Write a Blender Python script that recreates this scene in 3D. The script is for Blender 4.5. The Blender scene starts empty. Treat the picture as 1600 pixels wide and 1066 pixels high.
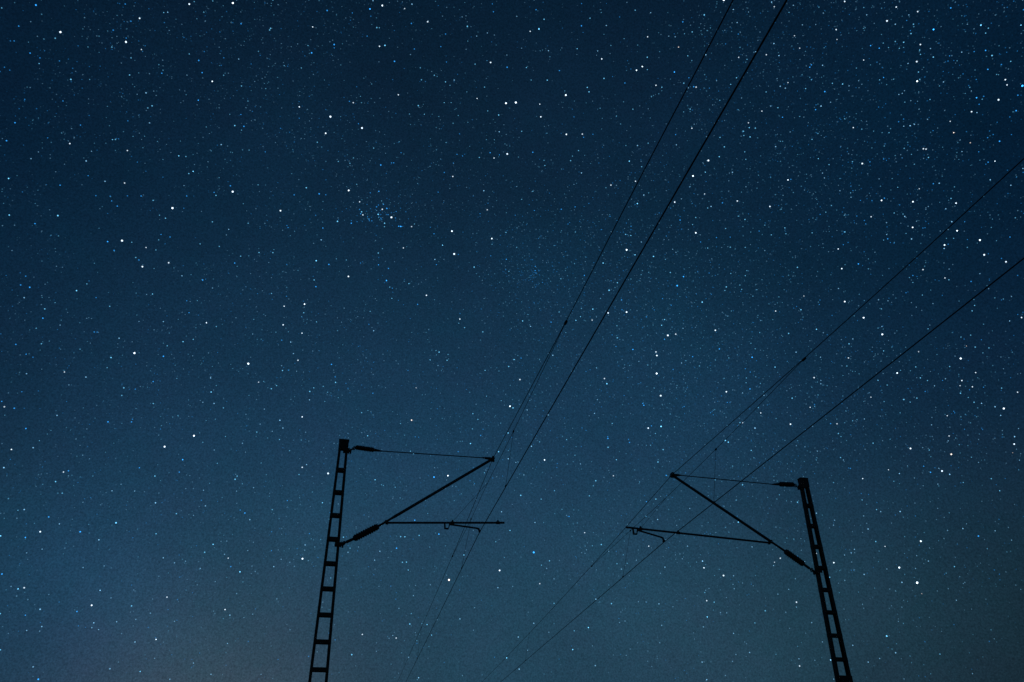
import bpy, bmesh, math, random
import numpy as np
from mathutils import Vector, Matrix, noise

scene = bpy.context.scene
COL = scene.collection
rad = math.radians

# ------------------------------------------------------------------ camera
cam_data = bpy.data.cameras.new("camera")
cam_data.sensor_width = 36.0
cam_data.lens = 1246.9 / 1600 * 36.0
cam_data.clip_start = 0.05
cam_data.clip_end = 12000.0
cam = bpy.data.objects.new("camera", cam_data)
COL.objects.link(cam)
PITCH, YAW, ROLL = rad(30.684), rad(13.364), rad(-0.4915)
fwd = Vector((math.sin(YAW) * math.cos(PITCH), math.cos(YAW) * math.cos(PITCH), math.sin(PITCH)))
right = Vector((math.cos(YAW), -math.sin(YAW), 0.0))
up = right.cross(fwd)
R_ = right * math.cos(ROLL) + up * math.sin(ROLL)
U_ = up * math.cos(ROLL) - right * math.sin(ROLL)
m = Matrix((R_, U_, -fwd)).transposed().to_4x4()
m.translation = Vector((0.0, 0.0, 1.6))
cam.matrix_world = m
scene.camera = cam

# ------------------------------------------------------------------ world (moonless night) and exposure
world = bpy.data.worlds.new("World")
scene.world = world
world.use_nodes = True
wn = world.node_tree.nodes
bg = wn["Background"]
sky_tex = wn.new("ShaderNodeTexSky")
sky_tex.sky_type = 'NISHITA'
sky_tex.sun_disc = False
sky_tex.sun_elevation = rad(-8.0)
sky_tex.sun_rotation = rad(-12.0)
world.node_tree.links.new(sky_tex.outputs[0], bg.inputs[0])
bg.inputs[1].default_value = 0.05

vs = scene.view_settings
scene.display_settings.display_device = 'sRGB'
vs.view_transform = 'Standard'
vs.look = 'None'
vs.exposure = 0.0
vs.gamma = 1.0
vs.use_curve_mapping = False
scene.render.engine = 'CYCLES'
scene.cycles.use_denoising = False
scene.cycles.use_adaptive_sampling = False
scene.render.filter_size = 1.65

# ------------------------------------------------------------------ helpers
def srgb(r, g, b):
    f = lambda c: c / 12.92 if c <= 0.04045 else ((c + 0.055) / 1.055) ** 2.4
    return (f(r / 255), f(g / 255), f(b / 255), 1.0)

def new_mat(name):
    mt = bpy.data.materials.new(name)
    mt.use_nodes = True
    nt = mt.node_tree
    for n in list(nt.nodes):
        nt.nodes.remove(n)
    out = nt.nodes.new("ShaderNodeOutputMaterial")
    return mt, nt, out

def surface_mat(name, col_a, col_b, scale, rough, metallic, bump=0.15):
    mt, nt, out = new_mat(name)
    L = nt.links.new
    b = nt.nodes.new("ShaderNodeBsdfPrincipled")
    tc = nt.nodes.new("ShaderNodeTexCoord")
    nz = nt.nodes.new("ShaderNodeTexNoise")
    nz.inputs["Scale"].default_value = scale
    nz.inputs["Detail"].default_value = 6.0
    nz.inputs["Roughness"].default_value = 0.65
    L(tc.outputs["Object"], nz.inputs["Vector"])
    cr = nt.nodes.new("ShaderNodeValToRGB")
    cr.color_ramp.elements[0].position = 0.35
    cr.color_ramp.elements[0].color = (*col_a, 1)
    cr.color_ramp.elements[1].position = 0.68
    cr.color_ramp.elements[1].color = (*col_b, 1)
    L(nz.outputs["Fac"], cr.inputs["Fac"])
    L(cr.outputs["Color"], b.inputs["Base Color"])
    b.inputs["Roughness"].default_value = rough
    b.inputs["Metallic"].default_value = metallic
    bp = nt.nodes.new("ShaderNodeBump")
    bp.inputs["Strength"].default_value = bump
    bp.inputs["Distance"].default_value = 0.004
    L(nz.outputs["Fac"], bp.inputs["Height"])
    L(bp.outputs["Normal"], b.inputs["Normal"])
    L(b.outputs["BSDF"], out.inputs["Surface"])
    return mt

MAT_STEEL = surface_mat("rusted_painted_steel", (0.085, 0.070, 0.055), (0.160, 0.125, 0.095), 22.0, 0.75, 0.0)
MAT_TUBE = surface_mat("weathered_galvanised_tube", (0.095, 0.105, 0.100), (0.170, 0.180, 0.172), 30.0, 0.6, 0.2)
MAT_WIRE = surface_mat("oxidised_copper_wire", (0.070, 0.080, 0.070), (0.120, 0.135, 0.115), 40.0, 0.6, 0.2)
MAT_PORC = surface_mat("brown_glazed_porcelain", (0.060, 0.030, 0.020), (0.100, 0.052, 0.034), 14.0, 0.35, 0.0, 0.03)
MAT_CONC = surface_mat("foundation_concrete", (0.20, 0.19, 0.18), (0.34, 0.33, 0.31), 9.0, 0.9, 0.0, 0.4)
MAT_GROUND = surface_mat("dark_gravel_ground", (0.035, 0.032, 0.028), (0.085, 0.078, 0.068), 3.0, 0.95, 0.0, 0.6)

def link(o, parent=None):
    COL.objects.link(o)
    if parent is not None:
        o.parent = parent
    return o

def empty(name, loc, label, category, group=None):
    o = bpy.data.objects.new(name, None)
    o.empty_display_size = 0.3
    o.location = loc
    o["label"] = label
    o["category"] = category
    if group:
        o["group"] = group
    return link(o)

class Shape:
    """Collects vertices in world metres; build() stores them relative to the parent's base."""
    def __init__(self):
        self.v, self.f = [], []

    def box(self, lo, hi):
        b = len(self.v)
        x0, y0, z0 = lo
        x1, y1, z1 = hi
        self.v += [(x0, y0, z0), (x1, y0, z0), (x1, y1, z0), (x0, y1, z0),
                   (x0, y0, z1), (x1, y0, z1), (x1, y1, z1), (x0, y1, z1)]
        self.f += [tuple(b + i for i in q) for q in
                   ((3, 2, 1, 0), (4, 5, 6, 7), (0, 1, 5, 4), (1, 2, 6, 5), (2, 3, 7, 6), (3, 0, 4, 7))]
        return self

    def tube(self, pts, r, sides=10, closed=False):
        pts = [Vector(p) for p in pts]
        n = len(pts)
        rs = list(r) if isinstance(r, (list, tuple)) else [r] * n
        base = len(self.v)
        prev = None
        for i, p in enumerate(pts):
            if closed:
                t = (pts[(i + 1) % n] - pts[i - 1]).normalized()
            else:
                t = (pts[min(i + 1, n - 1)] - pts[max(i - 1, 0)]).normalized()
            if prev is None:
                a = Vector((0, 0, 1)) if abs(t.z) < 0.9 else Vector((0, 1, 0))
                u = t.cross(a).normalized()
            else:
                u = (prev - t * prev.dot(t)).normalized()
            prev = u
            w = t.cross(u)
            for k in range(sides):
                a = 2 * math.pi * k / sides
                self.v.append(tuple(p + (u * math.cos(a) + w * math.sin(a)) * rs[i]))
        last = n if closed else n - 1
        for i in range(last):
            j = (i + 1) % n
            for k in range(sides):
                k2 = (k + 1) % sides
                self.f.append((base + i * sides + k, base + i * sides + k2,
                               base + j * sides + k2, base + j * sides + k))
        if not closed:
            self.f.append(tuple(base + k for k in reversed(range(sides))))
            self.f.append(tuple(base + (n - 1) * sides + k for k in range(sides)))
        return self

    def ring(self, c, axis_u, axis_w, rad_, r, seg=14, sides=6):
        c, u, w = Vector(c), Vector(axis_u).normalized(), Vector(axis_w).normalized()
        pts = [c + (u * math.cos(2 * math.pi * i / seg) + w * math.sin(2 * math.pi * i / seg)) * rad_ for i in range(seg)]
        return self.tube(pts, r, sides, closed=True)

    def plate(self, poly, y0, y1):
        """A flat plate: polygon in (x, z) between two y planes."""
        b = len(self.v)
        n = len(poly)
        self.v += [(x, y0, z) for x, z in poly] + [(x, y1, z) for x, z in poly]
        self.f.append(tuple(b + i for i in range(n)))
        self.f.append(tuple(b + n + i for i in reversed(range(n))))
        for i in range(n):
            j = (i + 1) % n
            self.f.append((b + j, b + i, b + n + i, b + n + j))
        return self

    def loft(self, prof_a, prof_b):
        b = len(self.v)
        n = len(prof_a)
        self.v += list(prof_a) + list(prof_b)
        self.f.append(tuple(b + i for i in reversed(range(n))))
        self.f.append(tuple(b + n + i for i in range(n)))
        for i in range(n):
            j = (i + 1) % n
            self.f.append((b + i, b + j, b + n + j, b + n + i))
        return self

    def build(self, name, mat, parent, smooth=False, bevel=0.0, base=None):
        o0 = Vector(base) if base is not None else (parent_base(parent) if parent else Vector((0, 0, 0)))
        me = bpy.data.meshes.new(name)
        me.from_pydata([tuple(Vector(p) - o0) for p in self.v], [], self.f)
        bm = bmesh.new()
        bm.from_mesh(me)
        bmesh.ops.recalc_face_normals(bm, faces=bm.faces)
        if bevel > 0:
            bmesh.ops.bevel(bm, geom=list(bm.edges), offset=bevel, segments=1, affect='EDGES')
        bm.to_mesh(me)
        bm.free()
        if smooth:
            me.polygons.foreach_set("use_smooth", [len(p.vertices) == 4 for p in me.polygons])
        me.materials.append(mat)
        return link(bpy.data.objects.new(name, me), parent)

def parent_base(p):
    v = Vector((0, 0, 0))
    while p is not None:
        v += p.location
        p = p.parent
    return v

# ------------------------------------------------------------------ ground (below the frame)
GROUND_Z = 0.5
g = Shape()
n = 64
g.v = [(3400 * math.cos(2 * math.pi * i / n), 3400 * math.sin(2 * math.pi * i / n), GROUND_Z) for i in range(n)]
g.f = [tuple(range(n))]
ground = g.build("ground", MAT_GROUND, None)
ground["kind"] = "structure"

# ------------------------------------------------------------------ the night sky: a dome that glows, and its stars
SKY_R = 3000.0

def sky_material():
    mt, nt, out = new_mat("night_sky_glow")
    N, L = nt.nodes.new, nt.links.new
    tc = N("ShaderNodeTexCoord")
    nrm = N("ShaderNodeVectorMath"); nrm.operation = 'NORMALIZE'
    L(tc.outputs["Object"], nrm.inputs[0])
    sep = N("ShaderNodeSeparateXYZ")
    L(nrm.outputs[0], sep.inputs[0])

    def math_(op, a, b=None, clamp=False):
        nd = N("ShaderNodeMath"); nd.operation = op; nd.use_clamp = clamp
        for i, x in enumerate((a, b)):
            if x is None:
                continue
            if isinstance(x, (int, float)):
                nd.inputs[i].default_value = x
            else:
                L(x, nd.inputs[i])
        return nd.outputs[0]

    elev = math_('MULTIPLY', math_('ARCSINE', sep.outputs["Z"]), 2.0 / math.pi)      # 0 horizon .. 1 zenith
    ramp = N("ShaderNodeValToRGB")
    ramp.color_ramp.interpolation = 'CARDINAL'
    stops = SKY_STOPS
    el = ramp.color_ramp.elements
    el[0].position = stops[0][0] / 90; el[0].color = (*stops[0][1], 1.0)
    el[1].position = stops[-1][0] / 90; el[1].color = (*stops[-1][1], 1.0)
    for d, c in stops[1:-1]:
        e = el.new(d / 90); e.color = (*c, 1.0)
    L(elev, ramp.inputs["Fac"])

    # air glow of a distant town low over the line, fading with angle from its azimuth
    def lobe(az, elv, power):
        d = N("ShaderNodeVectorMath"); d.operation = 'DOT_PRODUCT'
        d.inputs[1].default_value = (math.sin(rad(az)) * math.cos(rad(elv)), math.cos(rad(az)) * math.cos(rad(elv)), math.sin(rad(elv)))
        L(nrm.outputs[0], d.inputs[0])
        return math_('POWER', math_('MAXIMUM', d.outputs["Value"], 0.0), power)

    def scaled(fac, col):
        v = N("ShaderNodeVectorMath"); v.operation = 'SCALE'
        v.inputs[0].default_value = col[:3]
        L(fac, v.inputs["Scale"])
        return v.outputs[0]

    def add(a, b):
        v = N("ShaderNodeVectorMath"); v.operation = 'ADD'
        L(a, v.inputs[0]); L(b, v.inputs[1])
        return v.outputs[0]

    def mul(a, b):
        v = N("ShaderNodeVectorMath"); v.operation = 'MULTIPLY'
        L(a, v.inputs[0]); L(b, v.inputs[1])
        return v.outputs[0]

    def noise_tex(scale, detail, rough):
        nz = N("ShaderNodeTexNoise")
        nz.inputs["Scale"].default_value = scale
        nz.inputs["Detail"].default_value = detail
        nz.inputs["Roughness"].default_value = rough
        L(nrm.outputs[0], nz.inputs["Vector"])
        return nz

    col = ramp.outputs["Color"]
    for az, elv, power, c in SKY_LOBES:
        col = add(col, scaled(lobe(az, elv, power), c))
    # uneven airglow and unresolved starlight
    big = noise_tex(4.0, 6.0, 0.62)
    mr = N("ShaderNodeMapRange")
    mr.inputs["From Min"].default_value = 0.3; mr.inputs["From Max"].default_value = 0.7
    mr.inputs["To Min"].default_value = 0.86; mr.inputs["To Max"].default_value = 1.10
    L(big.outputs["Fac"], mr.inputs["Value"])
    fine = noise_tex(520.0, 2.0, 0.75)
    mf = N("ShaderNodeMapRange")
    mf.inputs["From Min"].default_value = 0.25; mf.inputs["From Max"].default_value = 0.75
    mf.inputs["To Min"].default_value = 0.64; mf.inputs["To Max"].default_value = 1.36
    L(fine.outputs["Fac"], mf.inputs["Value"])
    s = N("ShaderNodeVectorMath"); s.operation = 'SCALE'
    L(col, s.inputs[0]); L(math_('MULTIPLY', mr.outputs[0], mf.outputs[0]), s.inputs["Scale"])
    # slight green / violet mottling of the airglow
    tint = noise_tex(14.0, 8.0, 0.82)
    mx = N("ShaderNodeMix"); mx.data_type = 'RGBA'
    mx.inputs[6].default_value = (0.70, 1.08, 1.0, 1); mx.inputs[7].default_value = (1.30, 0.92, 1.0, 1)
    L(tint.outputs["Fac"], mx.inputs[0])
    fin = mul(s.outputs[0], mx.outputs[2])
    em = N("ShaderNodeEmission")
    L(fin, em.inputs["Color"])
    em.inputs["Strength"].default_value = 1.0
    L(em.outputs[0], out.inputs["Surface"])
    mt.cycles.emission_sampling = 'NONE'
    return mt

# linear radiance by elevation (degrees), then broad glows: azimuth, elevation, tightness, radiance
SKY_STOPS = [(0, (0.0058, 0.0100, 0.0130)), (6, (0.0058, 0.0118, 0.0150)), (13, (0.0056, 0.0178, 0.0290)), (22, (0.0028, 0.0145, 0.0360)),
             (34, (0.0010, 0.0096, 0.0275)), (48, (0.0018, 0.0104, 0.0275)), (64, (0.0015, 0.0088, 0.0225)), (90, (0.0012, 0.0070, 0.0180))]
SKY_LOBES = [(8.0, 4.0, 6.0, (0.0124, 0.0445, 0.0810)), (-6.0, 0.0, 80.0, (0.0440, 0.0360, 0.0280)),
             (-16.0, 10.0, 110.0, (0.0, 0.0110, 0.0360)), (30.0, 9.0, 90.0, (0.0030, 0.0090, 0.0120)),
             (28.0, 30.0, 90.0, (0.0005, 0.0045, 0.0075)), (15.4, 36.0, 900.0, (0.0, 0.0035, 0.0070)), (50.0, 44.0, 60.0, (0.0, 0.0020, 0.0045))]

def dome():
    s = Shape()
    seg, rings = 96, 36
    lo = -3.0
    for j in range(rings):
        e = rad(lo + (90 - lo) * j / rings)
        for i in range(seg):
            a = 2 * math.pi * i / seg
            s.v.append((SKY_R * 1.05 * math.cos(e) * math.cos(a), SKY_R * 1.05 * math.cos(e) * math.sin(a), SKY_R * 1.05 * math.sin(e)))
    s.v.append((0, 0, SKY_R * 1.05))
    top = len(s.v) - 1
    for j in range(rings - 1):
        for i in range(seg):
            i2 = (i + 1) % seg
            s.f.append((j * seg + i, j * seg + i2, (j + 1) * seg + i2, (j + 1) * seg + i))
    for i in range(seg):
        s.f.append(((rings - 1) * seg + i, (rings - 1) * seg + (i + 1) % seg, top))
    o = s.build("sky", sky_material(), None)
    o["kind"] = "structure"
    return o

sky = dome()

# stars: azimuth (degrees east of the line) and elevation, in 1/50 degree, by brightness class and tint
STARS = {
    (4, 'w'): '''-1354,2218 -1121,2276 -929,2459 -748,2513 -24,2638 -205,2258 -215,2201 -52,2241 648,2365 653,2195 698,2367 953,2383 944,2253 1588,2092 1350,2440 -910,1688 -769,1835 -559,1940 -817,1625 -77,2026 125,1954 400,1923 581,1901 414,1843 -353,1915 -33,1731 -195,1614 -265,1532 -765,1347 -369,1382 -507,1117 -594,1068 658,1302 -22,1042 421,1055 1248,1390 1254,1311 1503,1298 1193,1202 2306,1258 2101,1259 2076,1017 2149,932 2378,1080 2372,971 -75,754 617,734 1396,689 1949,663 2031,733 1989,613 2456,2323 2505,2173 2481,2118 2193,1941 2756,2010 2710,1965 2220,1809 2323,1773 2294,1696 2429,1642 2486,1592 2482,1545 2536,1504 2375,1612 1994,1524 2043,1458 2089,1391 1510,2052 1483,1859 1179,1836 1153,1617 1499,1514 1310,1519''',
    (4, 'm'): '''272,1245 2190,977 438,702''',
    (4, 'b'): '''740,793 2604,2238 2796,1972''',
    (3, 'w'): '''-1056,2274 -1102,2358 -747,2263 -987,1966 -1184,1923 -358,2523 -353,2266 -108,2318 105,2368 225,2611 96,2641 -14,2512 501,2379 589,2181 568,2497 781,2594 819,2359 822,2317 1937,2371 1319,2432 1150,2486 1397,2529 1540,2209 1792,2180 1860,2204 1813,2391 1592,2337 1404,2372 1022,2249 -548,1493 -731,1659 -823,1688 -961,1866 302,1691 189,1852 -23,1993 -2,1950 218,1929 81,1978 559,2002 394,2113 -273,1596 -188,1513 448,1612 -962,1241 -1097,1099 -1039,980 -877,941 -117,1055 -188,1418 -320,1325 282,1360 -142,1226 1255,1466 1257,1453 1040,1388 699,1397 789,1110 1543,1186 1614,1210 1046,1045 2335,1205 2288,1191 2278,1177 2312,1165 2187,1310 1825,1298 1789,1203 1710,1158 1866,1135 1997,1200 1992,963 1906,948 2213,1095 2200,1033 2431,1118 1957,1340 -892,757 -319,739 -301,580 -485,605 -491,479 -696,563 -890,594 152,522 266,513 1334,718 1329,613 927,855 759,689 1152,800 1923,731 1757,699 1708,733 1591,729 1570,718 1591,399 1617,589 2026,2502 2324,2431 2508,2348 2576,2307 2540,2215 2320,2244 2254,2364 2245,2335 2078,2396 2085,2354 1998,2265 2201,2059 2754,1994 2615,1966 2537,1965 2622,1801 2418,1918 2426,1914 1899,1963 2358,1805 2457,1724 2341,1513 2282,1558 1855,1573 2020,1698 2014,1632 1740,1543 2167,1769 1804,1893 2518,1330 1547,1984 1413,1976 1251,2068 1137,2066 1076,1620 1342,1520 1678,1937 1007,1599''',
    (3, 'b'): '''-1374,1918 -1467,2255 -782,2192 -86,2620 70,2473 -240,2487 -341,2444 54,2128 655,2482 1581,2340 1502,2401 -1198,1656 -596,1630 -1145,1466 -1076,1386 -120,1763 101,1983 161,1926 170,1926 -203,1997 128,1732 -1019,1049 -1069,1101 -668,1356 -681,1269 -527,1035 -529,994 -789,1116 -717,1129 -58,1418 114,1331 369,1049 1503,1448 1396,1434 1164,1483 1185,1283 1036,1176 1620,1402 1241,1034 -927,735 -782,772 -786,350 -732,542 -866,519 -958,625 396,854 247,803 306,899 2195,725 2135,2198 2079,2154 2104,2287 2719,2060 2738,2113 2364,2276 2392,2258 2648,1998 2660,1851 2746,1914 1911,1962 2076,1633 1425,1912 1565,1830 1405,1716 1374,1688 965,2003''',
    (3, 'c'): '''13,2518 829,2600 1233,2139 -1325,1757 -1281,1655 -1139,1702 -1004,1496 -729,1969 -174,1769 65,1959 97,1931 -9,1960 -108,1915 361,1872 -769,1231 -835,1317 -480,1268 -342,993 -891,909 367,1491 654,1444 109,1181 504,1169 650,1207 613,1141 151,1031 1048,1369 1242,1204 1062,1100 1034,1145 979,1031 952,980 1216,1082 1240,1123 696,988 1471,1133 1481,1126 670,1296 2272,1154 2291,845 1696,1356 -686,812 -510,862 -375,778 -274,699 -517,386 -905,589 -993,730 123,459 309,558 641,453 57,832 489,785 655,868 1324,562 796,764 984,813 922,544 865,476 1006,618 1472,857 1735,656 1865,468 2875,2130 2759,2185 2750,2091 1833,1530 1213,1815 1105,1529 1465,1618 1248,1991 1204,1884 1181,1890 1072,1798 1088,1700 939,1602 1290,1557''',
    (3, 'm'): '''1542,2475 2534,1929''',
    (2, 'w'): '''-661,2357 -647,2079 -1112,1891 -1004,2410 -987,2156 -940,2072 614,2270 381,2435 549,2590 133,2658 -76,2647 875,2530 733,2542 710,2642 1191,2588 1430,2600 1534,2509 1503,2516 1665,2429 1555,2341 1279,2187 1838,2538 1842,2496 1905,2515 1786,2264 1458,2166 1133,2513 1894,2391 -1150,1431 -1028,1851 -542,1815 -673,1628 -827,1383 542,2068 330,1820 94,1551 -166,1843 -894,1240 -1068,1210 -462,1232 -492,1314 -339,1114 -722,907 -582,888 -423,897 -953,814 -1043,924 -982,997 -944,1106 -103,1066 -209,1439 -221,1206 -206,1181 650,1116 -124,1287 -226,1477 1584,1162 991,1267 1562,1286 1350,1417 836,1481 726,1288 808,1269 740,1159 925,1092 709,1059 1311,916 1637,1267 2242,1208 1958,1135 1781,1057 1859,1016 2022,946 2142,942 2168,918 2193,1019 2356,1091 2363,1062 2380,992 2203,1194 1782,1393 1843,1274 1846,1285 2322,1110 -333,750 -401,700 -283,564 -276,479 -550,468 -603,389 -808,382 -678,514 -832,539 -815,492 -689,680 -683,608 -873,708 -846,787 -723,755 -521,722 -270,867 316,649 -167,723 78,783 173,761 189,791 480,576 611,677 624,932 348,392 311,454 1193,887 1505,773 1287,792 1289,425 1402,507 1444,447 1297,372 938,425 953,634 1168,611 1201,728 1049,729 1332,740 747,894 681,518 683,418 1565,708 1593,420 1879,419 1795,398 2159,753 2037,672 2008,692 1946,619 1912,663 1885,790 1788,830 1735,859 1829,733 1817,723 1795,719 1685,356 1687,411 1667,711 1936,838 1994,830 2020,2518 2390,2366 2276,2191 1955,2112 2104,2159 2157,2278 2145,2160 1902,2211 1882,2080 2663,2140 2568,2191 2566,2083 2630,1957 2536,1866 2467,1998 2452,2037 2418,1999 2402,2000 2380,2006 2435,2071 2415,2102 2402,2103 2473,2179 2481,2303 2541,2310 2124,2418 2179,2403 2224,2426 2110,2484 1990,2355 1982,2396 1962,2262 1981,2251 2234,2187 2641,2023 2692,1749 2428,1800 2370,1602 2377,1658 2423,1674 2117,1849 2084,1880 2040,1935 2038,1952 2235,1877 2201,1699 2280,1737 2313,1711 2419,1718 2586,1754 2638,1716 2449,1494 2513,1399 2482,1330 2139,1492 1984,1571 2095,1416 1988,1398 2278,1662 1043,1590 1681,2035 1565,1938 1281,2017 1246,1857 1376,1816 1005,2118 1374,1537 747,1587''',
    (2, 'c'): '''-1378,2107 -1563,2201 -1259,2104 -1019,2404 -860,2454 -869,2318 -622,2279 -579,2143 -611,2151 -963,2114 -950,2125 -1050,1982 -1040,1986 -798,2003 -771,2008 -364,2463 -78,2343 13,2181 -140,2117 -87,2118 -246,2166 278,2445 337,2427 361,2417 440,2608 487,2490 538,2417 556,2339 611,2326 458,2299 355,2227 168,2310 208,2341 241,2315 518,2182 -553,2480 -31,2389 -39,2568 -26,2569 779,2439 756,2480 859,2629 862,2436 725,2271 830,2170 1538,2359 1431,2362 1071,2386 1152,2423 1330,2189 1108,2618 1027,2528 1278,2309 1695,2550 1582,2511 1621,2510 1829,2420 1848,2377 1783,2331 1751,2316 1688,2276 1657,2158 1668,2124 1762,2158 1761,2144 1791,2164 1816,2157 1786,2134 1748,2066 1750,2091 1638,2096 1547,2272 957,2163 998,2195 1287,2114 1381,2466 1352,2618 1373,2427 1064,2401 1579,2441 -784,1797 -563,1752 -636,1745 -510,1487 -1080,1415 -848,1648 -743,1958 -620,1914 -610,1826 -808,1801 -787,1689 -876,1692 -475,1736 -813,1537 -758,1547 -886,1475 -581,1430 444,1597 469,1582 98,1919 -262,2009 -171,1702 -193,1584 -138,1559 -407,1761 -353,1770 -330,1632 504,1799 645,1923 82,1825 98,1842 144,1710 157,1671 224,1728 546,1568 -45,2051 72,1618 657,1785 -769,1206 -838,1283 -1055,1309 -664,1392 -614,1416 -427,1222 -663,1199 -337,1004 -863,878 -603,971 -969,809 354,1496 401,1463 332,1462 557,1430 564,1338 275,1136 287,1128 428,1125 227,1009 -127,1316 -114,1330 -79,1339 -253,1322 -270,1309 -125,1030 -30,942 -200,906 -212,1141 -296,1157 -240,1376 -34,1357 78,1260 511,1275 531,1255 510,1221 559,1067 1534,1187 969,1014 1195,1142 1417,1399 1533,1412 1217,1423 1057,1228 1246,1225 1581,1319 1368,1423 676,1469 877,1179 772,974 823,1002 848,937 1194,956 1414,1004 1507,978 1477,930 1557,1089 1609,1229 1852,1025 2244,957 2279,884 2392,1141 2164,1265 1945,1315 2034,1249 2059,1228 1863,1264 1869,1092 1863,1103 1966,1054 2098,1172 2115,1160 2139,1168 1734,1243 1681,901 1888,882 1999,925 2199,887 2302,1118 2359,1281 2397,1268 2266,1242 2168,1228 2187,1215 2078,1338 1971,1385 2221,1001 2130,1002 1811,949 1925,846 1615,919 -559,793 -397,751 -583,571 -931,517 -903,421 271,757 285,758 293,732 325,848 259,842 274,842 368,557 603,830 385,524 187,877 1353,607 873,535 1152,900 1035,747 1475,535 1514,570 807,624 2000,406 2105,647 1899,749 1988,753 1646,785 2530,2201 2527,2188 2009,2150 1930,2199 2179,2095 2037,2001 2071,1972 2160,1957 2033,2067 2062,2079 2777,2167 2762,2158 2542,2272 2544,2279 2523,2257 2566,2164 2548,2077 2663,1987 2796,2051 2738,2035 2424,1887 2355,1941 2290,1970 2322,2004 2500,2051 2492,2120 2353,2168 2403,2153 2497,2142 2463,2232 2486,2243 2479,2229 2458,2256 2426,2248 2413,2267 2063,2228 2092,2257 2096,2248 2174,2214 2212,2200 2372,1915 2641,2035 1915,2090 1906,2092 2237,1528 2441,1583 1763,1588 2120,1863 1846,1875 1785,1799 1843,1811 2038,1842 2076,1799 2249,1758 2277,1746 2447,1743 2351,1504 2488,1399 2400,1405 2387,1391 2328,1322 2358,1320 2238,1373 2110,1472 2254,1481 1872,1455 1770,1460 1856,1672 2029,1642 2060,1746 1941,1772 2289,1832 1550,1935 1522,1800 1493,1911 1475,1889 1291,1801 1340,1785 1353,1737 947,1804 884,1753 1126,1724 1013,1638 959,1614 1305,1576 1570,1656 1624,1654 1628,1638 1614,1788 1673,1777 1670,1886 1694,1870 1665,1481 1566,2056 833,2152 714,1607''',
    (2, 'b'): '''-1319,2140 -1181,2292 -1130,2339 -1376,1859 -1259,1914 -1172,1988 -1419,2123 -1257,2035 -1375,1993 -1489,2178 -1493,2129 -1482,2134 -689,2463 -770,2416 -824,2310 -952,2231 -797,2278 -597,2191 -573,2157 -1125,2287 -77,2599 -127,2320 337,2491 325,2579 303,2538 419,2259 570,2199 615,2192 437,2185 410,2189 394,2159 575,2680 139,2599 -83,2536 -302,2584 -174,2596 -71,2253 -417,2183 -462,2095 143,2178 113,2141 103,2140 166,2521 817,2660 777,2199 1027,2238 1073,2245 1059,2598 1069,2666 927,2464 1254,2398 1584,2548 1835,2461 1462,2200 1566,2372 -784,1742 -635,1551 -617,1514 -1168,1495 -1173,1465 -956,1672 -926,1651 -835,1643 -961,1789 -985,1799 -938,1830 -891,1843 -1042,1799 -1089,1850 -1166,1793 -630,1922 -729,1886 -573,1957 -750,1742 -492,1709 -910,1384 -901,1386 -937,1491 -19,1967 -12,1953 -174,1998 -308,1977 -166,1884 -310,1864 -160,1680 320,1910 329,2056 353,2125 526,1988 577,1840 338,1802 88,1784 132,1775 155,1707 267,1657 433,1842 448,1632 -48,1916 79,1947 62,1991 55,1984 20,2029 29,1933 -261,1479 646,1828 -1109,1113 -732,1234 -716,1138 -1088,1267 -1126,1288 -864,947 -657,990 -307,895 457,1140 -153,940 -218,1380 -38,1376 543,1198 1206,1209 1182,1290 1097,1499 1314,1398 1036,1182 1117,1157 1338,1265 1500,1261 1510,1260 1587,1367 1603,1353 1591,1296 705,1474 1159,950 2232,1205 1845,1139 2170,1183 2100,956 2115,934 2301,1158 2343,1156 2250,1044 -306,713 -881,803 -290,887 -182,773 873,912 2086,2168 2113,2292 1939,2165 2702,2125 2690,2271 2526,2298 2525,2266 2620,2146 2608,2134 2671,1993 2647,1977 2644,1891 2650,1877 2630,1875 2771,1953 2765,2055 2601,1806 2586,1846 2388,2027 2368,2025 2370,2170 2222,1938 2273,1932 2316,2091 2904,2165 2232,1813 2409,1805 2398,1788 2527,1518 2244,1549 2387,1611 2147,1830 2187,1818 2131,1868 1988,1824 2118,1785 2140,1764 2141,1752 2200,1685 2688,1738 2462,1661 2575,1571 2415,1479 2384,1298 2205,1502 2042,1707 1085,1541 1511,1714 1615,1942 1497,1825 1207,1904 1209,1916 1120,1959 901,1998 987,1760 1137,1662 1233,1593 1339,1623 1295,1507 1621,1822 1741,1821 936,1950 834,1600 777,1998 774,1801 776,1778 773,1786''',
    (2, 'm'): '''2335,1291 2572,1881''',
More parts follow.
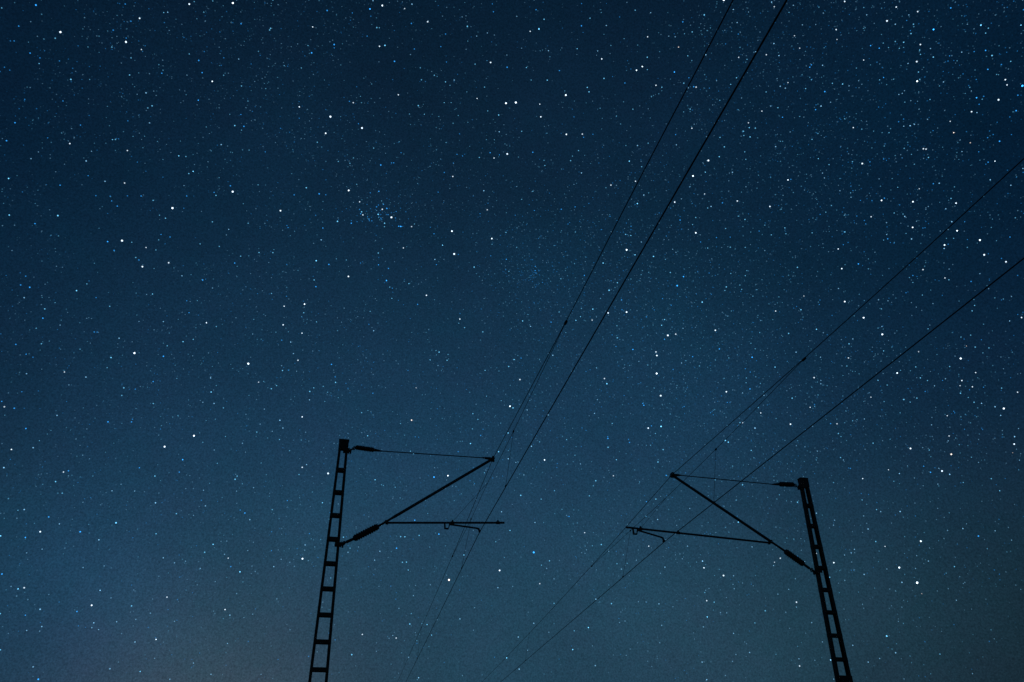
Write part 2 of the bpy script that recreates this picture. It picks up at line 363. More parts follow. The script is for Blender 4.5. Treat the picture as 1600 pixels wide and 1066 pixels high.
    (1, 'c'): '''-1396,2178 -1362,2195 -951,2241 -973,2252 -642,2181 -983,2014 -943,2027 -807,2050 -746,2021 -852,1976 -680,2050 -557,2082 -530,2087 -603,2064 -1187,2337 -1164,2244 -1245,2214 -1083,2238 -1198,2127 -1067,2188 -703,2301 -707,2293 -580,2239 -912,2472 -836,2496 -963,2401 -723,2119 -891,2025 445,2562 310,2200 551,2243 -456,2381 -376,2389 -556,2474 -69,2323 -363,2315 -516,2294 -584,2400 -124,2188 107,2206 130,2214 157,2175 -74,2138 177,2276 214,2426 371,2361 448,2399 409,2320 385,2293 313,2312 -193,2429 642,2229 590,2243 -158,2265 293,2442 336,2359 204,2464 849,2261 707,2184 1897,2259 1642,2369 1637,2316 1545,2264 1515,2268 967,2178 1026,2177 1446,2475 1341,2510 1204,2524 1276,2538 1237,2338 1225,2193 1375,2338 1385,2341 1119,2328 1107,2326 1125,2294 1117,2259 1195,2295 1211,2267 994,2361 949,2397 1171,2630 1170,2639 1174,2562 1594,2423 1667,2457 1712,2506 1694,2501 1817,2124 1761,2230 -776,1629 -708,1647 -480,1700 -1085,1351 -598,1559 -379,1534 -472,1850 -1115,1643 -1138,1638 -976,1594 -979,1525 -642,1639 -787,1723 -1056,1442 -507,1910 -845,1841 -624,1973 -351,1781 203,1735 337,1677 632,1625 -92,1786 -50,1787 -275,1662 -51,1538 -281,1856 -199,1570 -241,1511 -288,1503 582,1881 647,1992 230,1939 -464,1983 -467,1292 -574,1174 -315,981 -401,1129 -924,895 -875,876 -1004,838 -937,1321 -606,1293 -955,1045 -948,1058 -971,1021 -447,1181 -477,1172 -346,1276 -411,1038 -490,1129 -473,1100 -1088,1075 404,1484 153,1020 -263,1056 -60,1320 101,1269 446,1379 474,993 176,1015 183,1013 249,1191 230,1231 248,973 448,969 621,1242 614,1428 581,1440 251,1514 -134,1147 -302,1330 257,1157 -170,1107 -66,1287 -17,1305 623,1322 1385,1440 1145,1427 1125,1431 1098,1443 1282,1244 1450,1242 1585,1335 1620,1334 1632,1309 1625,1450 1521,1388 781,1467 772,1174 906,1123 875,1093 912,1153 1292,1198 1218,1181 1562,1063 1483,1044 1609,1139 1011,1429 1232,1340 1637,1429 1567,1419 1481,1412 1503,1345 1355,1346 1141,1018 2375,1258 2108,1344 1850,1370 1907,1221 1924,1287 1959,1294 1954,1299 1968,1292 1905,1171 1919,1136 1934,1137 1869,1150 1892,1134 1805,1204 1716,1186 1664,1184 1789,1251 1810,1268 1825,1239 1971,1034 2217,1023 2022,1057 2251,1083 2075,1133 2285,1212 2349,1160 2336,1188 1626,932 2144,1257 2114,1265 2014,915 2290,1136 2307,1099 1723,1100 2035,1178 1771,1029 350,560 365,810 28,697 634,777 312,591 84,797 422,815 352,923 1071,747 1060,776 1435,827 926,810 952,810 779,893 767,750 1326,639 1366,691 999,886 902,889 1067,821 1961,354 1917,407 1921,500 1902,719 1990,711 1525,437 2139,2244 2008,2012 2743,2032 2298,2012 2413,2074 2473,2087 2372,2146 2418,2293 2332,2335 2360,2333 2367,2333 2083,2469 2214,2448 2389,2390 2105,2338 2055,2369 2055,2298 2064,2273 2283,2230 2339,2222 2270,2026 2332,2014 2230,2045 2238,2071 2370,1883 2619,2024 2637,2123 2596,2202 2517,1847 2231,1546 2256,1536 1771,1567 1753,1569 1990,1875 1988,1860 2011,1826 1967,1811 1958,1819 2186,1843 2185,1685 2471,1773 2546,1640 2612,1620 2533,1617 2533,1574 2388,1630 2410,1623 2475,1586 2406,1342 2404,1423 2253,1341 2285,1489 2013,1471 2061,1512 1723,1516 1926,1642 1816,1653 1819,1629 1968,1715 1842,1791 2097,1407 2081,1414 2139,1391 2146,1576 2115,1640 2105,1609 2050,1536 1833,1986 1836,1927 2097,1918 2263,1831 2280,1864 2266,1684 2291,1567 2298,1577 1304,2022 1230,1743 984,1739 1114,1708 1185,1732 1049,1674 965,1643 1331,1546 1562,1645 1597,1699 1662,1698 1652,1682 1713,1657 1686,1627 1666,1608 1632,1779 1674,1817 1707,1824 1719,1835 1680,1848 1768,1836 1750,1807 1609,1854 1702,1963 1786,2004 1573,1571 1701,1927 1113,2059 959,1915 861,1872 1209,1720 1237,1757 1263,1748 1230,1529 1108,1572 894,1560 839,1746 870,1635 719,2038 711,1676 737,1630 693,1870 794,1868 772,2065''',
    (1, 'w'): '''-961,2170 -947,2160 -682,2013 -854,2254 -997,2215 -733,2455 -533,2187 -1284,1837 -1270,1864 -1106,1925 587,2584 -414,2459 148,2502 410,2636 431,2640 492,2579 -8,2463 654,2521 1691,2340 1125,2500 -546,1795 -777,1541 -1019,1379 -946,1420 -931,1423 -778,1450 -697,1467 -373,1484 -1015,1764 -1288,1618 -554,1611 -749,1916 -35,1619 -39,1569 -195,1827 -160,1561 320,1570 -338,1553 -362,1734 -501,1230 -323,1086 -852,1029 -836,1001 -937,1205 -631,1357 -570,1376 -700,931 -654,916 -330,955 -275,972 -430,1080 -439,946 -242,1166 320,1338 417,1040 365,1443 448,1509 -122,1175 -106,1146 -246,1392 -187,1380 -283,1237 -289,1185 606,1053 1183,1439 743,1082 679,1103 1006,1315 2063,925 2082,897 2416,1196 1863,1361 1743,1077 1805,1061 2113,1013 2052,966 2032,1030 2259,938 2353,1017 2398,1013 2371,922 2442,1224 1950,1084 2159,1077 2126,895 -812,719 -747,669 -647,589 -820,582 -615,522 -484,710 -451,718 -260,768 -333,792 -455,863 -524,554 -562,533 -484,425 -368,417 -448,535 -911,692 -851,478 -817,479 -903,569 -925,594 -680,500 -660,496 -347,663 -238,559 -212,571 -428,368 -310,387 -965,786 -587,618 -526,596 -273,631 269,607 -98,544 -142,622 195,676 203,471 254,521 -116,740 -124,783 373,685 527,540 242,512 493,399 113,802 530,612 -99,728 -72,799 -146,748 1099,621 1125,619 1104,756 1036,590 1048,561 1029,557 1330,646 1423,659 1425,645 1395,619 1389,571 1369,573 1273,515 1158,489 1116,465 1058,473 1400,443 1242,766 1258,768 1264,752 930,797 1009,789 694,778 785,739 810,704 735,561 786,532 712,476 932,486 1258,863 1429,686 1455,661 1183,709 1214,600 1170,543 1386,423 1307,532 1273,496 1043,454 1614,574 1885,808 1781,815 2173,765 2244,733 2279,700 2039,583 1928,547 2116,596 2118,522 1817,554 1816,566 1652,524 1628,494 1581,512 1578,561 1885,345 2072,347 1830,406 1669,784 1663,748 1627,661 1908,507 1956,488 1881,832 1595,829 2115,754 1779,642 1814,671 1841,654 1995,655 2071,586 1640,413 2261,561 2154,435 1563,618 1600,630 1761,449 2084,551 1906,603 2050,710 1673,465 2125,2259 2545,1901 2457,2061 2426,2107 1977,2312 2336,1926 2489,1961 2719,2206 2283,1733 2367,1743 2356,1737 2484,1520 2363,1536 2354,1559 2458,1442 2247,1383 2223,1449 2212,1467 2278,1446 2109,1503 1893,1439 1949,1404 2201,1427 2213,1736 1162,2063 1388,1804 966,2081 1429,1540 1725,1977 1659,2010 1677,1521 1488,2018 1444,1983 1747,1752 697,2083''',
    (1, 'b'): '''-1030,1991 -1019,2054 -555,2058 -1173,2378 -1047,2289 -1475,2053 -1456,2052 -1482,2036 -728,2320 -744,2362 -725,2345 -603,2355 -765,2482 -812,2342 -1378,2148 -1383,2123 -1328,1982 -940,1942 447,2191 581,2656 -605,2548 -178,2573 -102,2371 -344,2230 -493,2182 -145,2150 -193,2146 70,2414 -216,2530 -237,2477 1652,2323 1691,2306 1090,2146 987,2309 981,2335 1292,2439 1269,2449 1196,2425 1266,2607 1065,2577 1767,2444 1958,2499 -586,1968 -468,1883 -975,1536 -586,1635 -761,1716 -728,1845 -995,1812 -834,1922 -316,1870 159,1693 411,1647 -49,1925 109,1962 -77,1963 19,1947 65,1919 29,1975 11,1988 -1,1928 -24,1924 201,1955 179,1927 -290,1739 -270,1631 72,1572 -204,1923 497,1713 562,2025 643,1791 538,1650 579,1645 185,1666 11,1783 19,1788 302,1932 109,1748 -620,1122 -1033,951 -1064,1154 -1066,1263 -751,1313 6,1357 16,1341 552,1220 483,1361 505,1039 522,1029 290,1187 303,1186 347,1054 39,1491 45,1493 105,1440 591,1049 245,1420 370,1289 1114,1168 1331,1263 1465,1269 1483,1286 1433,1233 1442,1225 1634,1388 843,1442 954,1208 939,1218 837,1096 835,1082 1024,1345 1112,1323 1312,1037 985,1423 968,1417 1171,1360 1182,1363 1806,1210 2300,1032 1870,988 1875,986 2287,864 2236,1104 2237,1099 1912,896 1890,902 -787,564 -718,502 -62,837 -191,834 64,503 -16,450 2035,810 2264,764 2614,2292 2281,1925 2345,2092 2646,2058 2671,2048 2720,1905 2702,1855 2592,1803 2829,2069 2797,2080 2627,2128 2599,2135 2639,2108 2561,1978 2638,2080 2579,2112 2677,1906 2471,1959 2495,1544 2071,1811 2205,1671 2217,1666 2276,1777 2576,1775 2663,1732 2450,1606 2320,1510 2309,1516 2553,1454 2470,1470 2482,1398 2511,1342 2315,1463 2061,1710 1903,1534 1909,1548 1820,1544 1938,1489 2333,1683 2326,1684 2211,1765 2128,1883 1426,1880 1237,1989 1099,1951 868,1780 911,1848 1268,1614 1444,1605 1506,1640 1488,1961 1370,1877 1357,1865 1309,1890 1339,1948 1321,1945 1392,1958 1029,2011 1006,2002 1049,2030 928,1945 1041,1944 1236,2099 1254,2097 1190,1929 1173,1899 1077,1916 1466,1725 1534,1702 1520,1662 1307,1650 1371,1659 1447,1649 1135,1627 1137,1749 1100,1733 888,1651 688,1983 739,1949 803,1743 728,1824''',
    (1, 'm'): '''2360,947 1994,580''',
}


STAR_COLOUR = {'w': (0.68, 0.86, 1.0), 'm': (1.0, 0.88, 0.78), 'c': (0.16, 0.62, 1.0), 'b': (0.03, 0.36, 1.0)}
FAINT_WHITE = (0.26, 0.64, 1.0)
STAR_SIZE = {4: 1.30, 3: 0.96, 2: 0.86, 1: 0.80}         # angular radius, in units of 0.8 milliradian
STAR_LIGHT = {4: 1.05, 3: 0.62, 2: 0.38, 1: 0.20}    # seen twice: the near and the far side both add
rng = random.Random(7)

def star_material(attribute):
    mt, nt, out = new_mat("starlight_" + attribute)
    em = nt.nodes.new("ShaderNodeEmission")
    if attribute == "field":
        at = nt.nodes.new("ShaderNodeAttribute")
        at.attribute_name = "star_colour"
        nt.links.new(at.outputs["Color"], em.inputs["Color"])
    else:
        oi = nt.nodes.new("ShaderNodeObjectInfo")
        nt.links.new(oi.outputs["Color"], em.inputs["Color"])
    # a star's light adds to the glow of the sky behind it
    tr = nt.nodes.new("ShaderNodeBsdfTransparent")
    ad = nt.nodes.new("ShaderNodeAddShader")
    nt.links.new(em.outputs[0], ad.inputs[0])
    nt.links.new(tr.outputs[0], ad.inputs[1])
    nt.links.new(ad.outputs[0], out.inputs["Surface"])
    mt.cycles.emission_sampling = 'NONE'
    return mt

def direction(az, el):
    a, e = rad(az), rad(el)
    return Vector((math.sin(a) * math.cos(e), math.cos(a) * math.cos(e), math.sin(e)))

CAM_POS = Vector((0.0, 0.0, 1.6))
PX = SKY_R / 1246.9

bm = bmesh.new()
bmesh.ops.create_icosphere(bm, subdivisions=1, radius=1.0)
star_mesh = bpy.data.meshes.new("star")
bm.to_mesh(star_mesh)
ico_v = np.array([v.co[:] for v in bm.verts])
ico_f = np.array([[v.index for v in f.verts] for f in bm.faces])
bm.free()
star_mesh.polygons.foreach_set("use_smooth", [True] * len(star_mesh.polygons))
star_mesh.materials.append(star_material("single"))

field = []        # (direction, radius in px, linear colour)
n_single = 0
for (cls, tint), text in STARS.items():
    for tok in text.split():
        a, e = tok.split(',')
        d = direction(int(a) / 50, int(e) / 50)
        light = STAR_LIGHT[cls] * rng.lognormvariate(0.0, 0.28)
        base = FAINT_WHITE if tint == 'w' and cls < 3 else STAR_COLOUR[tint]
        col = [c * light for c in base]
        r = STAR_SIZE[cls] * rng.uniform(0.80, 1.14)
        if int(a) > 38 * 50:
            r *= 0.88
        if cls >= 3 and n_single < 300:
            o = bpy.data.objects.new("star", star_mesh)
            o.location = d * SKY_R
            o.scale = (r * PX,) * 3
            o.rotation_euler = (rng.random() * 6, rng.random() * 6, 0)
            o.color = (*col, 1.0)
            link(o, sky)
            n_single += 1
        else:
            field.append((d, r, col))

STAR_CLOUDS = [(28, 30, 60, 0.55), (15.4, 36, 900, 0.9), (50, 44, 40, 0.38), (-12, 50, 120, 0.35), (33, 22, 200, 0.35), (4.0, 40, 2500, 0.8)]

def in_frame(d, margin=1.0):
    z = d.dot(fwd)
    return z > 0 and abs(d.dot(R_) / z) * 1246.9 < 800 * margin and abs(d.dot(U_) / z) * 1246.9 < 533 * margin

def density(d):
    """Patchy star density, richer along a broad band on the right-hand sky."""
    v = 0.36 + 0.42 * noise.noise(d * 7.0) + 0.55 * noise.noise(d * 26.0) + 0.35 * noise.noise(d * 60.0)
    for az, el, tight, w in STAR_CLOUDS:
        v += w * max(0.0, d.dot(direction(az, el))) ** tight
    v *= min(1.0, max(0.15, (d.z - 0.02) / 0.42))
    return v

def random_dir():
    z = rng.uniform(0.03, 1.0)
    a = rng.uniform(0, 2 * math.pi)
    q = math.sqrt(1 - z * z)
    return Vector((q * math.sin(a), q * math.cos(a), z))

# two open clusters: a blue one left of the line and a hazier one above it
for az, el, spread, n, power in ((1.3, 39.45, 0.75, 36, 1.6), (15.4, 35.5, 0.75, 46, 0.55), (15.6, 35.2, 2.4, 70, 0.35), (15.35, 35.5, 0.28, 22, 0.7)):
    for i in range(n):
        d = direction(az + rng.gauss(0, spread) * 1.3, el + rng.gauss(0, spread) * 0.8)
        light = power * (0.05 + 0.30 * rng.random() ** 2.5)
        field.append((d, rng.uniform(0.72, 0.9), [c * light for c in STAR_COLOUR[rng.choice('bbbc')]]))
# very faint stars everywhere
for i in range(260000):
    d = random_dir()
    if rng.random() > density(d):
        continue
    t = rng.random()
    tint = STAR_COLOUR['b'] if t < 0.30 else STAR_COLOUR['c'] if t < 0.62 else FAINT_WHITE
    light = 0.018 + 0.140 * rng.random() ** 3.2
    field.append((d, rng.uniform(0.6, 0.85), [c * light for c in tint]))
# brighter stars over the rest of the sky, as dense as in the part the camera looks at
for i in range(13000):
    d = random_dir()
    if in_frame(d):
        continue
    t = rng.random()
    cls = 4 if t < 0.04 else 3 if t < 0.18 else 2 if t < 0.57 else 1
    tint = rng.choice('wwwccbb')
    light = STAR_LIGHT[cls] * rng.lognormvariate(0.0, 0.28)
    base = FAINT_WHITE if tint == 'w' and cls < 3 else STAR_COLOUR[tint]
    field.append((d, STAR_SIZE[cls] * rng.uniform(0.86, 1.14), [c * light for c in base]))

def star_field():
    octa_v = np.array([(1, 0, 0), (-1, 0, 0), (0, 1, 0), (0, -1, 0), (0, 0, 1), (0, 0, -1)], float)
    octa_f = np.array([(0, 2, 4), (2, 1, 4), (1, 3, 4), (3, 0, 4), (2, 0, 5), (1, 2, 5), (3, 1, 5), (0, 3, 5)])
    V, F, Cc = [], [], []
    off = 0
    for d, r, col in field:
        bv, bf = (ico_v, ico_f) if r > 0.86 else (octa_v * 1.15, octa_f)
        V.append(bv * (r * PX) + np.array(d[:]) * SKY_R)
        F.append(bf + off)
        Cc.append(np.tile(np.array([*col, 1.0]), (len(bv), 1)))
        off += len(bv)
    V, F, Cc = np.concatenate(V), np.concatenate(F), np.concatenate(Cc)
    me = bpy.data.meshes.new("star_field")
    me.vertices.add(len(V)); me.vertices.foreach_set("co", V.ravel())
    me.loops.add(F.size); me.loops.foreach_set("vertex_index", F.ravel())
    me.polygons.add(len(F)); me.polygons.foreach_set("loop_start", np.arange(0, F.size, 3))
    me.update(calc_edges=True)
    at = me.attributes.new("star_colour", 'FLOAT_COLOR', 'POINT')
    at.data.foreach_set("color", Cc.ravel().astype(np.float32))
    me.materials.append(star_material("field"))
    o = bpy.data.objects.new("star_field", me)
    o["kind"] = "stuff"
    return link(o, sky)

star_field()

# ------------------------------------------------------------------ the two batten-plate masts
D = 15.974                      # both masts stand in one cross-section of the line
MAST_TOP = 8.40

def half_width(z):
    return 0.095 + (MAST_TOP - z) * 0.0166

def mast(x, side, label):
    t = empty("overhead_line_mast", (x, D, GROUND_Z), label, "mast", "batten masts carrying the overhead line")
    hd, th, fl = 0.052, 0.009, 0.054
    z0, z1 = GROUND_Z - 0.3, MAST_TOP + 0.012
    for s in (-1, 1):
        def prof(z):
            xo = x + s * half_width(z)
            pts = [(0, -hd), (fl, -hd), (fl, -hd + th), (th, -hd + th), (th, hd - th), (fl, hd - th), (fl, hd), (0, hd)]
            return [(xo - s * a, D + b, z) for a, b in pts]
        Shape().loft(prof(z0), prof(z1)).build("chord", MAT_STEEL, t)
    z = 7.758
    k = 0
    while z > GROUND_Z + 0.5:
        w = half_width(z) - 0.002
        h = 0.036
        for ys in (-1, 1):
            y = D + ys * (hd + 0.0055)
            Shape().box((x - w, y - 0.005, z - h), (x + w, y + 0.005, z + h)).build("batten", MAT_STEEL, t, bevel=0.002)
        z -= 0.4825
        k += 1
    w = half_width(MAST_TOP) + 0.006
    cap = Shape().box((x - w, D - hd - 0.013, 8.215), (x + w, D - hd - 0.001, MAST_TOP + 0.018))
    cap.box((x - w, D + hd + 0.001, 8.215), (x + w, D + hd + 0.013, MAST_TOP + 0.018))
    cap.box((x - w - 0.006, D - hd - 0.020, MAST_TOP + 0.0185), (x + w + 0.006, D + hd + 0.020, MAST_TOP + 0.032))
    cap.build("head_plate", MAT_STEEL, t)
    if side < 0:      # a plate bolted across the chords low on this mast
        w = half_width(3.85)
        Shape().box((x - w + 0.004, D - hd - 0.024, 3.60), (x + w - 0.004, D - hd - 0.0185, 4.055)).build("plate", MAT_STEEL, t, bevel=0.002)
    for zb in (8.205, 6.215):
        xi = x + side * half_width(zb)
        b = Shape()
        xa, xb = sorted((xi - side * 0.095, xi + side * 0.022))
        b.box((xa, D - hd - 0.030, zb - 0.028), (xb, D - hd - 0.012, zb + 0.028))
        b.box((xa, D + hd + 0.012, zb - 0.028), (xb, D + hd + 0.030, zb + 0.028))
        xa, xb = sorted((xi + side * 0.0225, xi + side * 0.036))
        b.box((xa, D - hd - 0.034, zb - 0.036), (xb, D + hd + 0.034, zb + 0.036))
        b.tube([(xi + side * 0.060, D, zb - 0.060), (xi + side * 0.060, D, zb + 0.045)], 0.017, 8)
        b.box((min(xi + side * 0.03, xi + side * 0.06), D - 0.03, zb - 0.018), (max(xi + side * 0.03, xi + side * 0.06), D + 0.03, zb + 0.018))
        b.build("hinge_bracket", MAT_STEEL, t)
    f = Shape().box((x - 0.45, D - 0.4, GROUND_Z - 0.8), (x + 0.45, D + 0.4, GROUND_Z + 0.12))
    f.build("foundation", MAT_CONC, t, bevel=0.03)
    return t

X_L, X_R = 0.127, 10.884
mast(X_L, 1, "black batten mast whose bracket points right, nearer the middle of the picture")
mast(X_R, -1, "black batten mast whose bracket points left, at the right of the picture")

# ------------------------------------------------------------------ cantilevers
def lerp(a, b, t):
    return tuple(p + (q - p) * t for p, q in zip(a, b))

def pt(xz, dy=0.0):
    return (xz[0], D + dy, xz[1])

def insulator(name, a, b, r_core, r_shed, sheds, parent, cap_r, tail=None):
    """Ribbed porcelain body from a to b with metal caps; tail is an end fitting that tapers on to a further point."""
    P, rs = [], []
    steps = sheds * 4
    for i in range(steps + 1):
        q = 0.05 + 0.90 * i / steps
        P.append(pt(lerp(a, b, q)))
        ph = i % 4
        env = 0.95 + 0.05 * math.sin(math.pi * i / steps)
        rs.append((r_core if ph == 0 else r_shed * 0.97 * env if ph == 1 else r_shed * env if ph == 2 else r_core * 1.08))
    body = Shape().tube(P, rs, 16).build(name, MAT_PORC, parent, smooth=True)
    c = Shape()
    c.tube([pt(lerp(a, b, 0.0)), pt(lerp(a, b, 0.02)), pt(lerp(a, b, 0.09))], [cap_r * 0.75, cap_r, cap_r], 12)
    c.build("end_cap", MAT_TUBE, body, smooth=True, base=parent_base(parent))
    c = Shape()
    c.tube([pt(lerp(a, b, 0.91)), pt(lerp(a, b, 0.98)), pt(lerp(a, b, 1.0))], [cap_r, cap_r, cap_r * 0.75], 12)
    c.build("end_cap", MAT_TUBE, body, smooth=True, base=parent_base(parent))
    if tail:
        s = Shape()
        s.tube([pt(lerp(a, b, 0.99)), pt(lerp(b, tail, 0.35)), pt(lerp(b, tail, 0.7)), pt(tail)],
               [cap_r * 0.8, 0.026, 0.020, 0.013], 10)
        s.build("tapered_fitting", MAT_TUBE, body, smooth=True, base=parent_base(parent))
    return body

def cantilever(k, s, label):
    """k: measured points (x, z); s: +1 when the arm reaches toward +x."""
    t = empty("cantilever_bracket", pt(k['lower_hinge']), label, "bracket", "hinged brackets holding the wires")
    # upper link, ring and tension insulator
    lk = Shape()
    lk.tube([pt(k['upper_hinge']), pt(lerp(k['upper_hinge'], k['ui_a'], 0.55)), pt(k['ui_a'])], 0.013, 8)
    lk.ring(pt(lerp(k['upper_hinge'], k['ui_a'], 0.72)), (1, 0, 0.35), (0, 0, 1), 0.034, 0.010)
    lk.build("hinge_link", MAT_STEEL, t)
    insulator("tension_insulator", k['ui_a'], k['ui_b'], 0.043, k['ui_r'], 11, t, 0.040, k['ui_tail'])
    ap = k['apex']
    Shape().tube([pt(lerp(k['ui_b'], k['ui_tail'], 0.9)), pt((ap[0] - s * 0.20, ap[1] + 0.004))], 0.0115, 8).build("tie_rod", MAT_TUBE, t, smooth=True)
    # clamp that carries the messenger wire
    c = Shape()
    c.tube([pt((ap[0] - s * 0.235, ap[1] + 0.006)), pt((ap[0] - s * 0.16, ap[1] + 0.004)), pt((ap[0] - s * 0.06, ap[1] - 0.002)), pt((ap[0] - s * 0.02, ap[1] - 0.006))],
           [0.014, 0.026, 0.034, 0.030], 10)
    c.box((ap[0] - 0.030, D - 0.085, ap[1] - 0.030), (ap[0] + 0.030, D + 0.085, ap[1] + 0.002))
    c.box((ap[0] - 0.022, D - 0.060, ap[1] + 0.004), (ap[0] + 0.022, D + 0.060, ap[1] + 0.046))
    c.box((ap[0] - 0.038, D - 0.016, ap[1] - 0.070), (ap[0] + 0.038, D + 0.016, ap[1] - 0.031))
    c.build("messenger_clamp", MAT_TUBE, t, bevel=0.003)
    # strut with its post insulator
    Shape().tube([pt(k['li_b']), pt(lerp(k['li_b'], k['strut_top'], 0.10)), pt(lerp(k['li_b'], k['strut_top'], 0.14)), pt(k['strut_top'])],
                 [0.024, 0.024, 0.031, 0.031], 12).build("strut_tube", MAT_TUBE, t, smooth=True)
    insulator("strut_insulator", k['li_a'], k['li_b'], 0.055, k['li_r'], 10, t, 0.058)
    lk = Shape()
    lk.tube([pt(k['lower_hinge']), pt(lerp(k['lower_hinge'], k['li_a'], 0.45)), pt(lerp(k['lower_hinge'], k['li_a'], 0.5)), pt(k['li_a'])], [0.016, 0.018, 0.030, 0.028], 10)
    lk.ring(pt(lerp(k['lower_hinge'], k['li_a'], 0.27)), (1, 0, 0.5), (0, 0, 1), 0.036, 0.011)
    lk.build("hinge_link", MAT_STEEL, t)
    # registration tube, hung from the strut by a clevis
    a, b = k['reg_a'], k['reg_b']
    Shape().tube([pt(a), pt(b)], 0.0215, 10).build("registration_tube", MAT_TUBE, t, smooth=True)
    j = Shape()
    q = k['clevis']
    dx = q[0] - a[0]
    j.plate([(q[0] - 0.026, q[1] + 0.02), (q[0] + 0.026, q[1] + 0.02), (a[0] + 0.028, a[1] - 0.024), (a[0] - 0.028, a[1] - 0.024)], D - 0.045, D - 0.035)
    j.plate([(q[0] - 0.026, q[1] + 0.02), (q[0] + 0.026, q[1] + 0.02), (a[0] + 0.028, a[1] - 0.024), (a[0] - 0.028, a[1] - 0.024)], D + 0.035, D + 0.045)
    j.tube([pt(a, -0.06), pt(a, 0.06)], 0.012, 8)
    j.build("clevis", MAT_STEEL, t)
    for c0 in k['collars']:
        d = (Vector(pt(b)) - Vector(pt(a))).normalized() * 0.035
        p0 = Vector(pt(c0))
        cl = Shape().tube([p0 - d, p0 + d], 0.031, 10)
        cl.box((c0[0] - 0.012, D - 0.016, c0[1] + 0.024), (c0[0] + 0.012, D + 0.016, c0[1] + 0.058))
        cl.build("tube_collar", MAT_STEEL, t)
    # drop bracket and steady arm
    h = k['drop']
    br = Shape()
    br.plate([(h[0] - 0.058, h[1] + 0.02), (h[0] - 0.030, h[1] + 0.02), (h[0] - 0.018, h[1] - 0.098), (h[0] - 0.048, h[1] - 0.122)], D - 0.016, D + 0.016)
    br.plate([(h[0] - 0.0475, h[1] - 0.123), (h[0] - 0.0175, h[1] - 0.0985), (h[0] + 0.034, h[1] - 0.092), (h[0] + 0.040, h[1] - 0.124)], D - 0.0155, D + 0.0155)
    br.plate([(h[0] + 0.041, h[1] - 0.123), (h[0] + 0.035, h[1] - 0.092), (h[0] + 0.052, h[1] + 0.01), (h[0] + 0.082, h[1] + 0.01)], D - 0.016, D + 0.016)
    br.build("drop_bracket", MAT_STEEL, t)
    p0, p1, p2 = k['arm']
    mid = lerp(p0, p1, 0.93)
    Shape().tube([pt(p0), pt(lerp(p0, p1, 0.5)), pt(mid), pt(lerp(p1, p2, 0.12)), pt(lerp(p1, p2, 0.5)), pt((p2[0], p2[1] + 0.012))],
                 [0.0195, 0.0185, 0.0185, 0.023, 0.022, 0.017], 10).build("steady_arm", MAT_TUBE, t, smooth=True)
    Shape().box((p2[0] - 0.017, D - 0.045, p2[1] - 0.006), (p2[0] + 0.017, D + 0.045, p2[1] + 0.030)).build("wire_clip", MAT_STEEL, t, bevel=0.004)
    Shape().tube([pt(k['hang_top']), pt(k['hang_bottom'])], 0.0036, 6).build("hanger_wire", MAT_WIRE, t)
    return t

cantilever(dict(upper_hinge=(0.285, 8.215), ui_a=(0.375, 8.296), ui_b=(0.775, 8.270), ui_r=0.056, ui_tail=(0.938, 8.258),
                apex=(3.341, 8.291), strut_top=(3.300, 8.262), lower_hinge=(0.262, 6.205), li_a=(0.520, 6.345), li_b=(0.985, 6.632), li_r=0.074,
                reg_a=(1.158, 6.714), reg_b=(3.597, 6.875), clevis=(1.130, 6.738), collars=[(2.495, 6.802), (3.458, 6.866)],
                drop=(2.376, 6.781), arm=((2.425, 6.765), (3.045, 6.718), (3.071, 6.650)),
                hang_top=(3.220, 7.720), hang_bottom=(2.495, 6.83)), 1,
           "triangular wire bracket reaching right from the mast nearer the middle")
cantilever(dict(upper_hinge=(10.722, 8.185), ui_a=(10.625, 8.262), ui_b=(10.225, 8.243), ui_r=0.060, ui_tail=(10.037, 8.224),
                apex=(7.531, 8.259), strut_top=(7.560, 8.236), lower_hinge=(10.705, 6.215), li_a=(10.473, 6.373), li_b=(10.060, 6.650), li_r=0.072,
                reg_a=(9.722, 6.815), reg_b=(6.305, 6.954), clevis=(9.745, 6.853), collars=[(6.645, 6.940), (7.521, 6.905)],
                drop=(6.506, 6.925), arm=((6.570, 6.905), (7.140, 6.775), (7.158, 6.684)),
                hang_top=(7.310, 7.680), hang_bottom=(6.645, 6.954)), -1,
           "triangular wire bracket reaching left from the mast at the right")

# ------------------------------------------------------------------ overhead lines, one for each track
def smooth_curve(knots, step=0.6):
    """Cubic Hermite through knots (x, y, z) that run along y."""
    K = [Vector(k) for k in knots]
    T = []
    for i in range(len(K)):
        a, b = K[max(i - 1, 0)], K[min(i + 1, len(K) - 1)]
        T.append((b - a) / (b.y - a.y))
    out = []
    for i in range(len(K) - 1):
        h = K[i + 1].y - K[i].y
        n = max(2, int(h / step))
        for j in range(n):
            u = j / n
            out.append(K[i] * (2 * u**3 - 3 * u**2 + 1) + T[i] * h * (u**3 - 2 * u**2 + u)
                       + K[i + 1] * (-2 * u**3 + 3 * u**2) + T[i + 1] * h * (u**3 - u**2))
    out.append(K[-1])
    return out

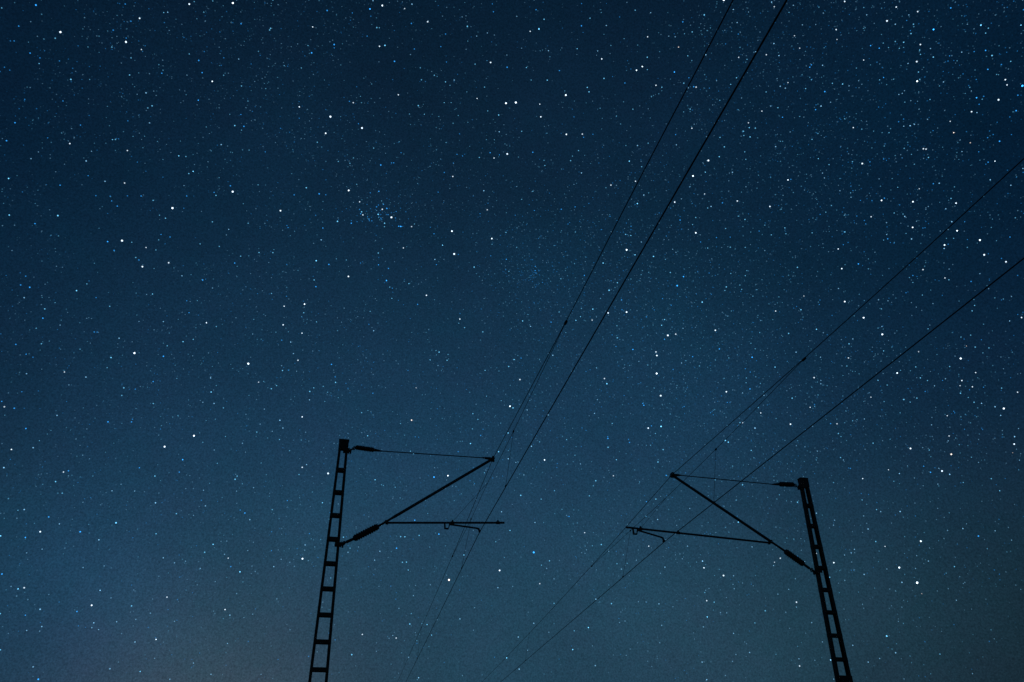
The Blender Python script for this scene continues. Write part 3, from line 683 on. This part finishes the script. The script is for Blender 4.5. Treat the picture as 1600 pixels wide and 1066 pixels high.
def overhead_line(k, label):
    t = empty("overhead_line", (k['contact'][1][0], D, GROUND_Z), label, "overhead line", "overhead lines of the two tracks")
    Shape().tube(k['contact'], 0.0078, 8).build("contact_wire", MAT_WIRE, t, smooth=True)
    near = smooth_curve(k['near'])
    far = smooth_curve(k['far'])
    Shape().tube(near + far[1:], 0.0066, 8).build("messenger_wire", MAT_WIRE, t, smooth=True)
    Shape().tube(smooth_curve(k['stitch'], 0.5), 0.0047, 6).build("stitch_wire", MAT_WIRE, t, smooth=True)
    for p in (k['stitch'][0], k['stitch'][-1]):
        x, y, z = p
        Shape().box((x - 0.017, y - 0.050, z - 0.021), (x + 0.017, y + 0.050, z + 0.015)).build("stitch_clamp", MAT_STEEL, t, bevel=0.007)
    for a, b in k['droppers']:
        d = Shape().tube([a, lerp(a, b, 0.5), b], 0.0035, 6).build("dropper", MAT_WIRE, t)
        for p in (a, b):
            x, y, z = p
            Shape().box((x - 0.011, y - 0.030, z - 0.014), (x + 0.011, y + 0.030, z + 0.020)).build("dropper_clip", MAT_STEEL, d, bevel=0.004, base=parent_base(t))
    return t

overhead_line(dict(
    contact=[(2.365, -19.0, 6.66), (3.071, D, 6.645), (4.68, 51.0, 6.66), (3.2, 86.0, 6.65), (6.2, 156.0, 6.65)],
    near=[(2.40, -19.0, 7.48), (2.68, -6.0, 7.56), (2.981, 3.967, 7.79), (3.052, 6.339, 7.885), (3.155, 9.758, 7.993), (3.341, D, 8.291)],
    far=[(3.341, D, 8.291), (3.581, 22.726, 8.03), (3.905, 31.853, 7.806), (4.355, 44.549, 7.53), (4.58, 51.0, 7.50), (5.8, 86.0, 8.29), (7.1, 121.0, 7.5), (8.3, 156.0, 8.29)],
    stitch=[(3.155, 9.758, 7.985), (3.163, 13.26, 7.735), (3.225, D, 7.715), (3.405, 18.86, 7.866), (3.581, 22.726, 8.02)],
    droppers=[((3.163, 13.26, 7.73), (3.012, 13.26, 6.652)), ((3.405, 18.86, 7.862), (3.203, 18.86, 6.652)), ((3.905, 31.85, 7.802), (3.801, 31.85, 6.657))]),
    "overhead wires running from the top edge down to the mast nearer the middle")
overhead_line(dict(
    contact=[(6.43, -19.0, 6.69), (7.158, D, 6.678), (8.93, 51.0, 6.69), (7.5, 86.0, 6.68), (10.6, 156.0, 6.68)],
    near=[(6.25, -19.0, 7.46), (6.70, -6.0, 7.60), (7.119, 5.137, 7.86), (7.189, 6.964, 7.905), (7.305, 10.025, 8.005), (7.531, D, 8.259)],
    far=[(7.531, D, 8.259), (7.788, 22.739, 7.973), (8.129, 31.714, 7.704), (8.575, 43.437, 7.475), (8.86, 51.0, 7.44), (10.2, 86.0, 8.26), (11.5, 121.0, 7.45), (12.8, 156.0, 8.26)],
    stitch=[(7.305, 10.025, 7.995), (7.317, 13.39, 7.800), (7.312, D, 7.690), (7.611, 18.99, 7.886), (7.788, 22.739, 7.963)],
    droppers=[((7.317, 13.39, 7.795), (7.105, 13.39, 6.686)), ((7.611, 18.99, 7.880), (7.310, 18.99, 6.686)), ((8.129, 31.71, 7.700), (7.954, 31.71, 6.690))]),
    "overhead wires running from the right edge down to the mast at the right")
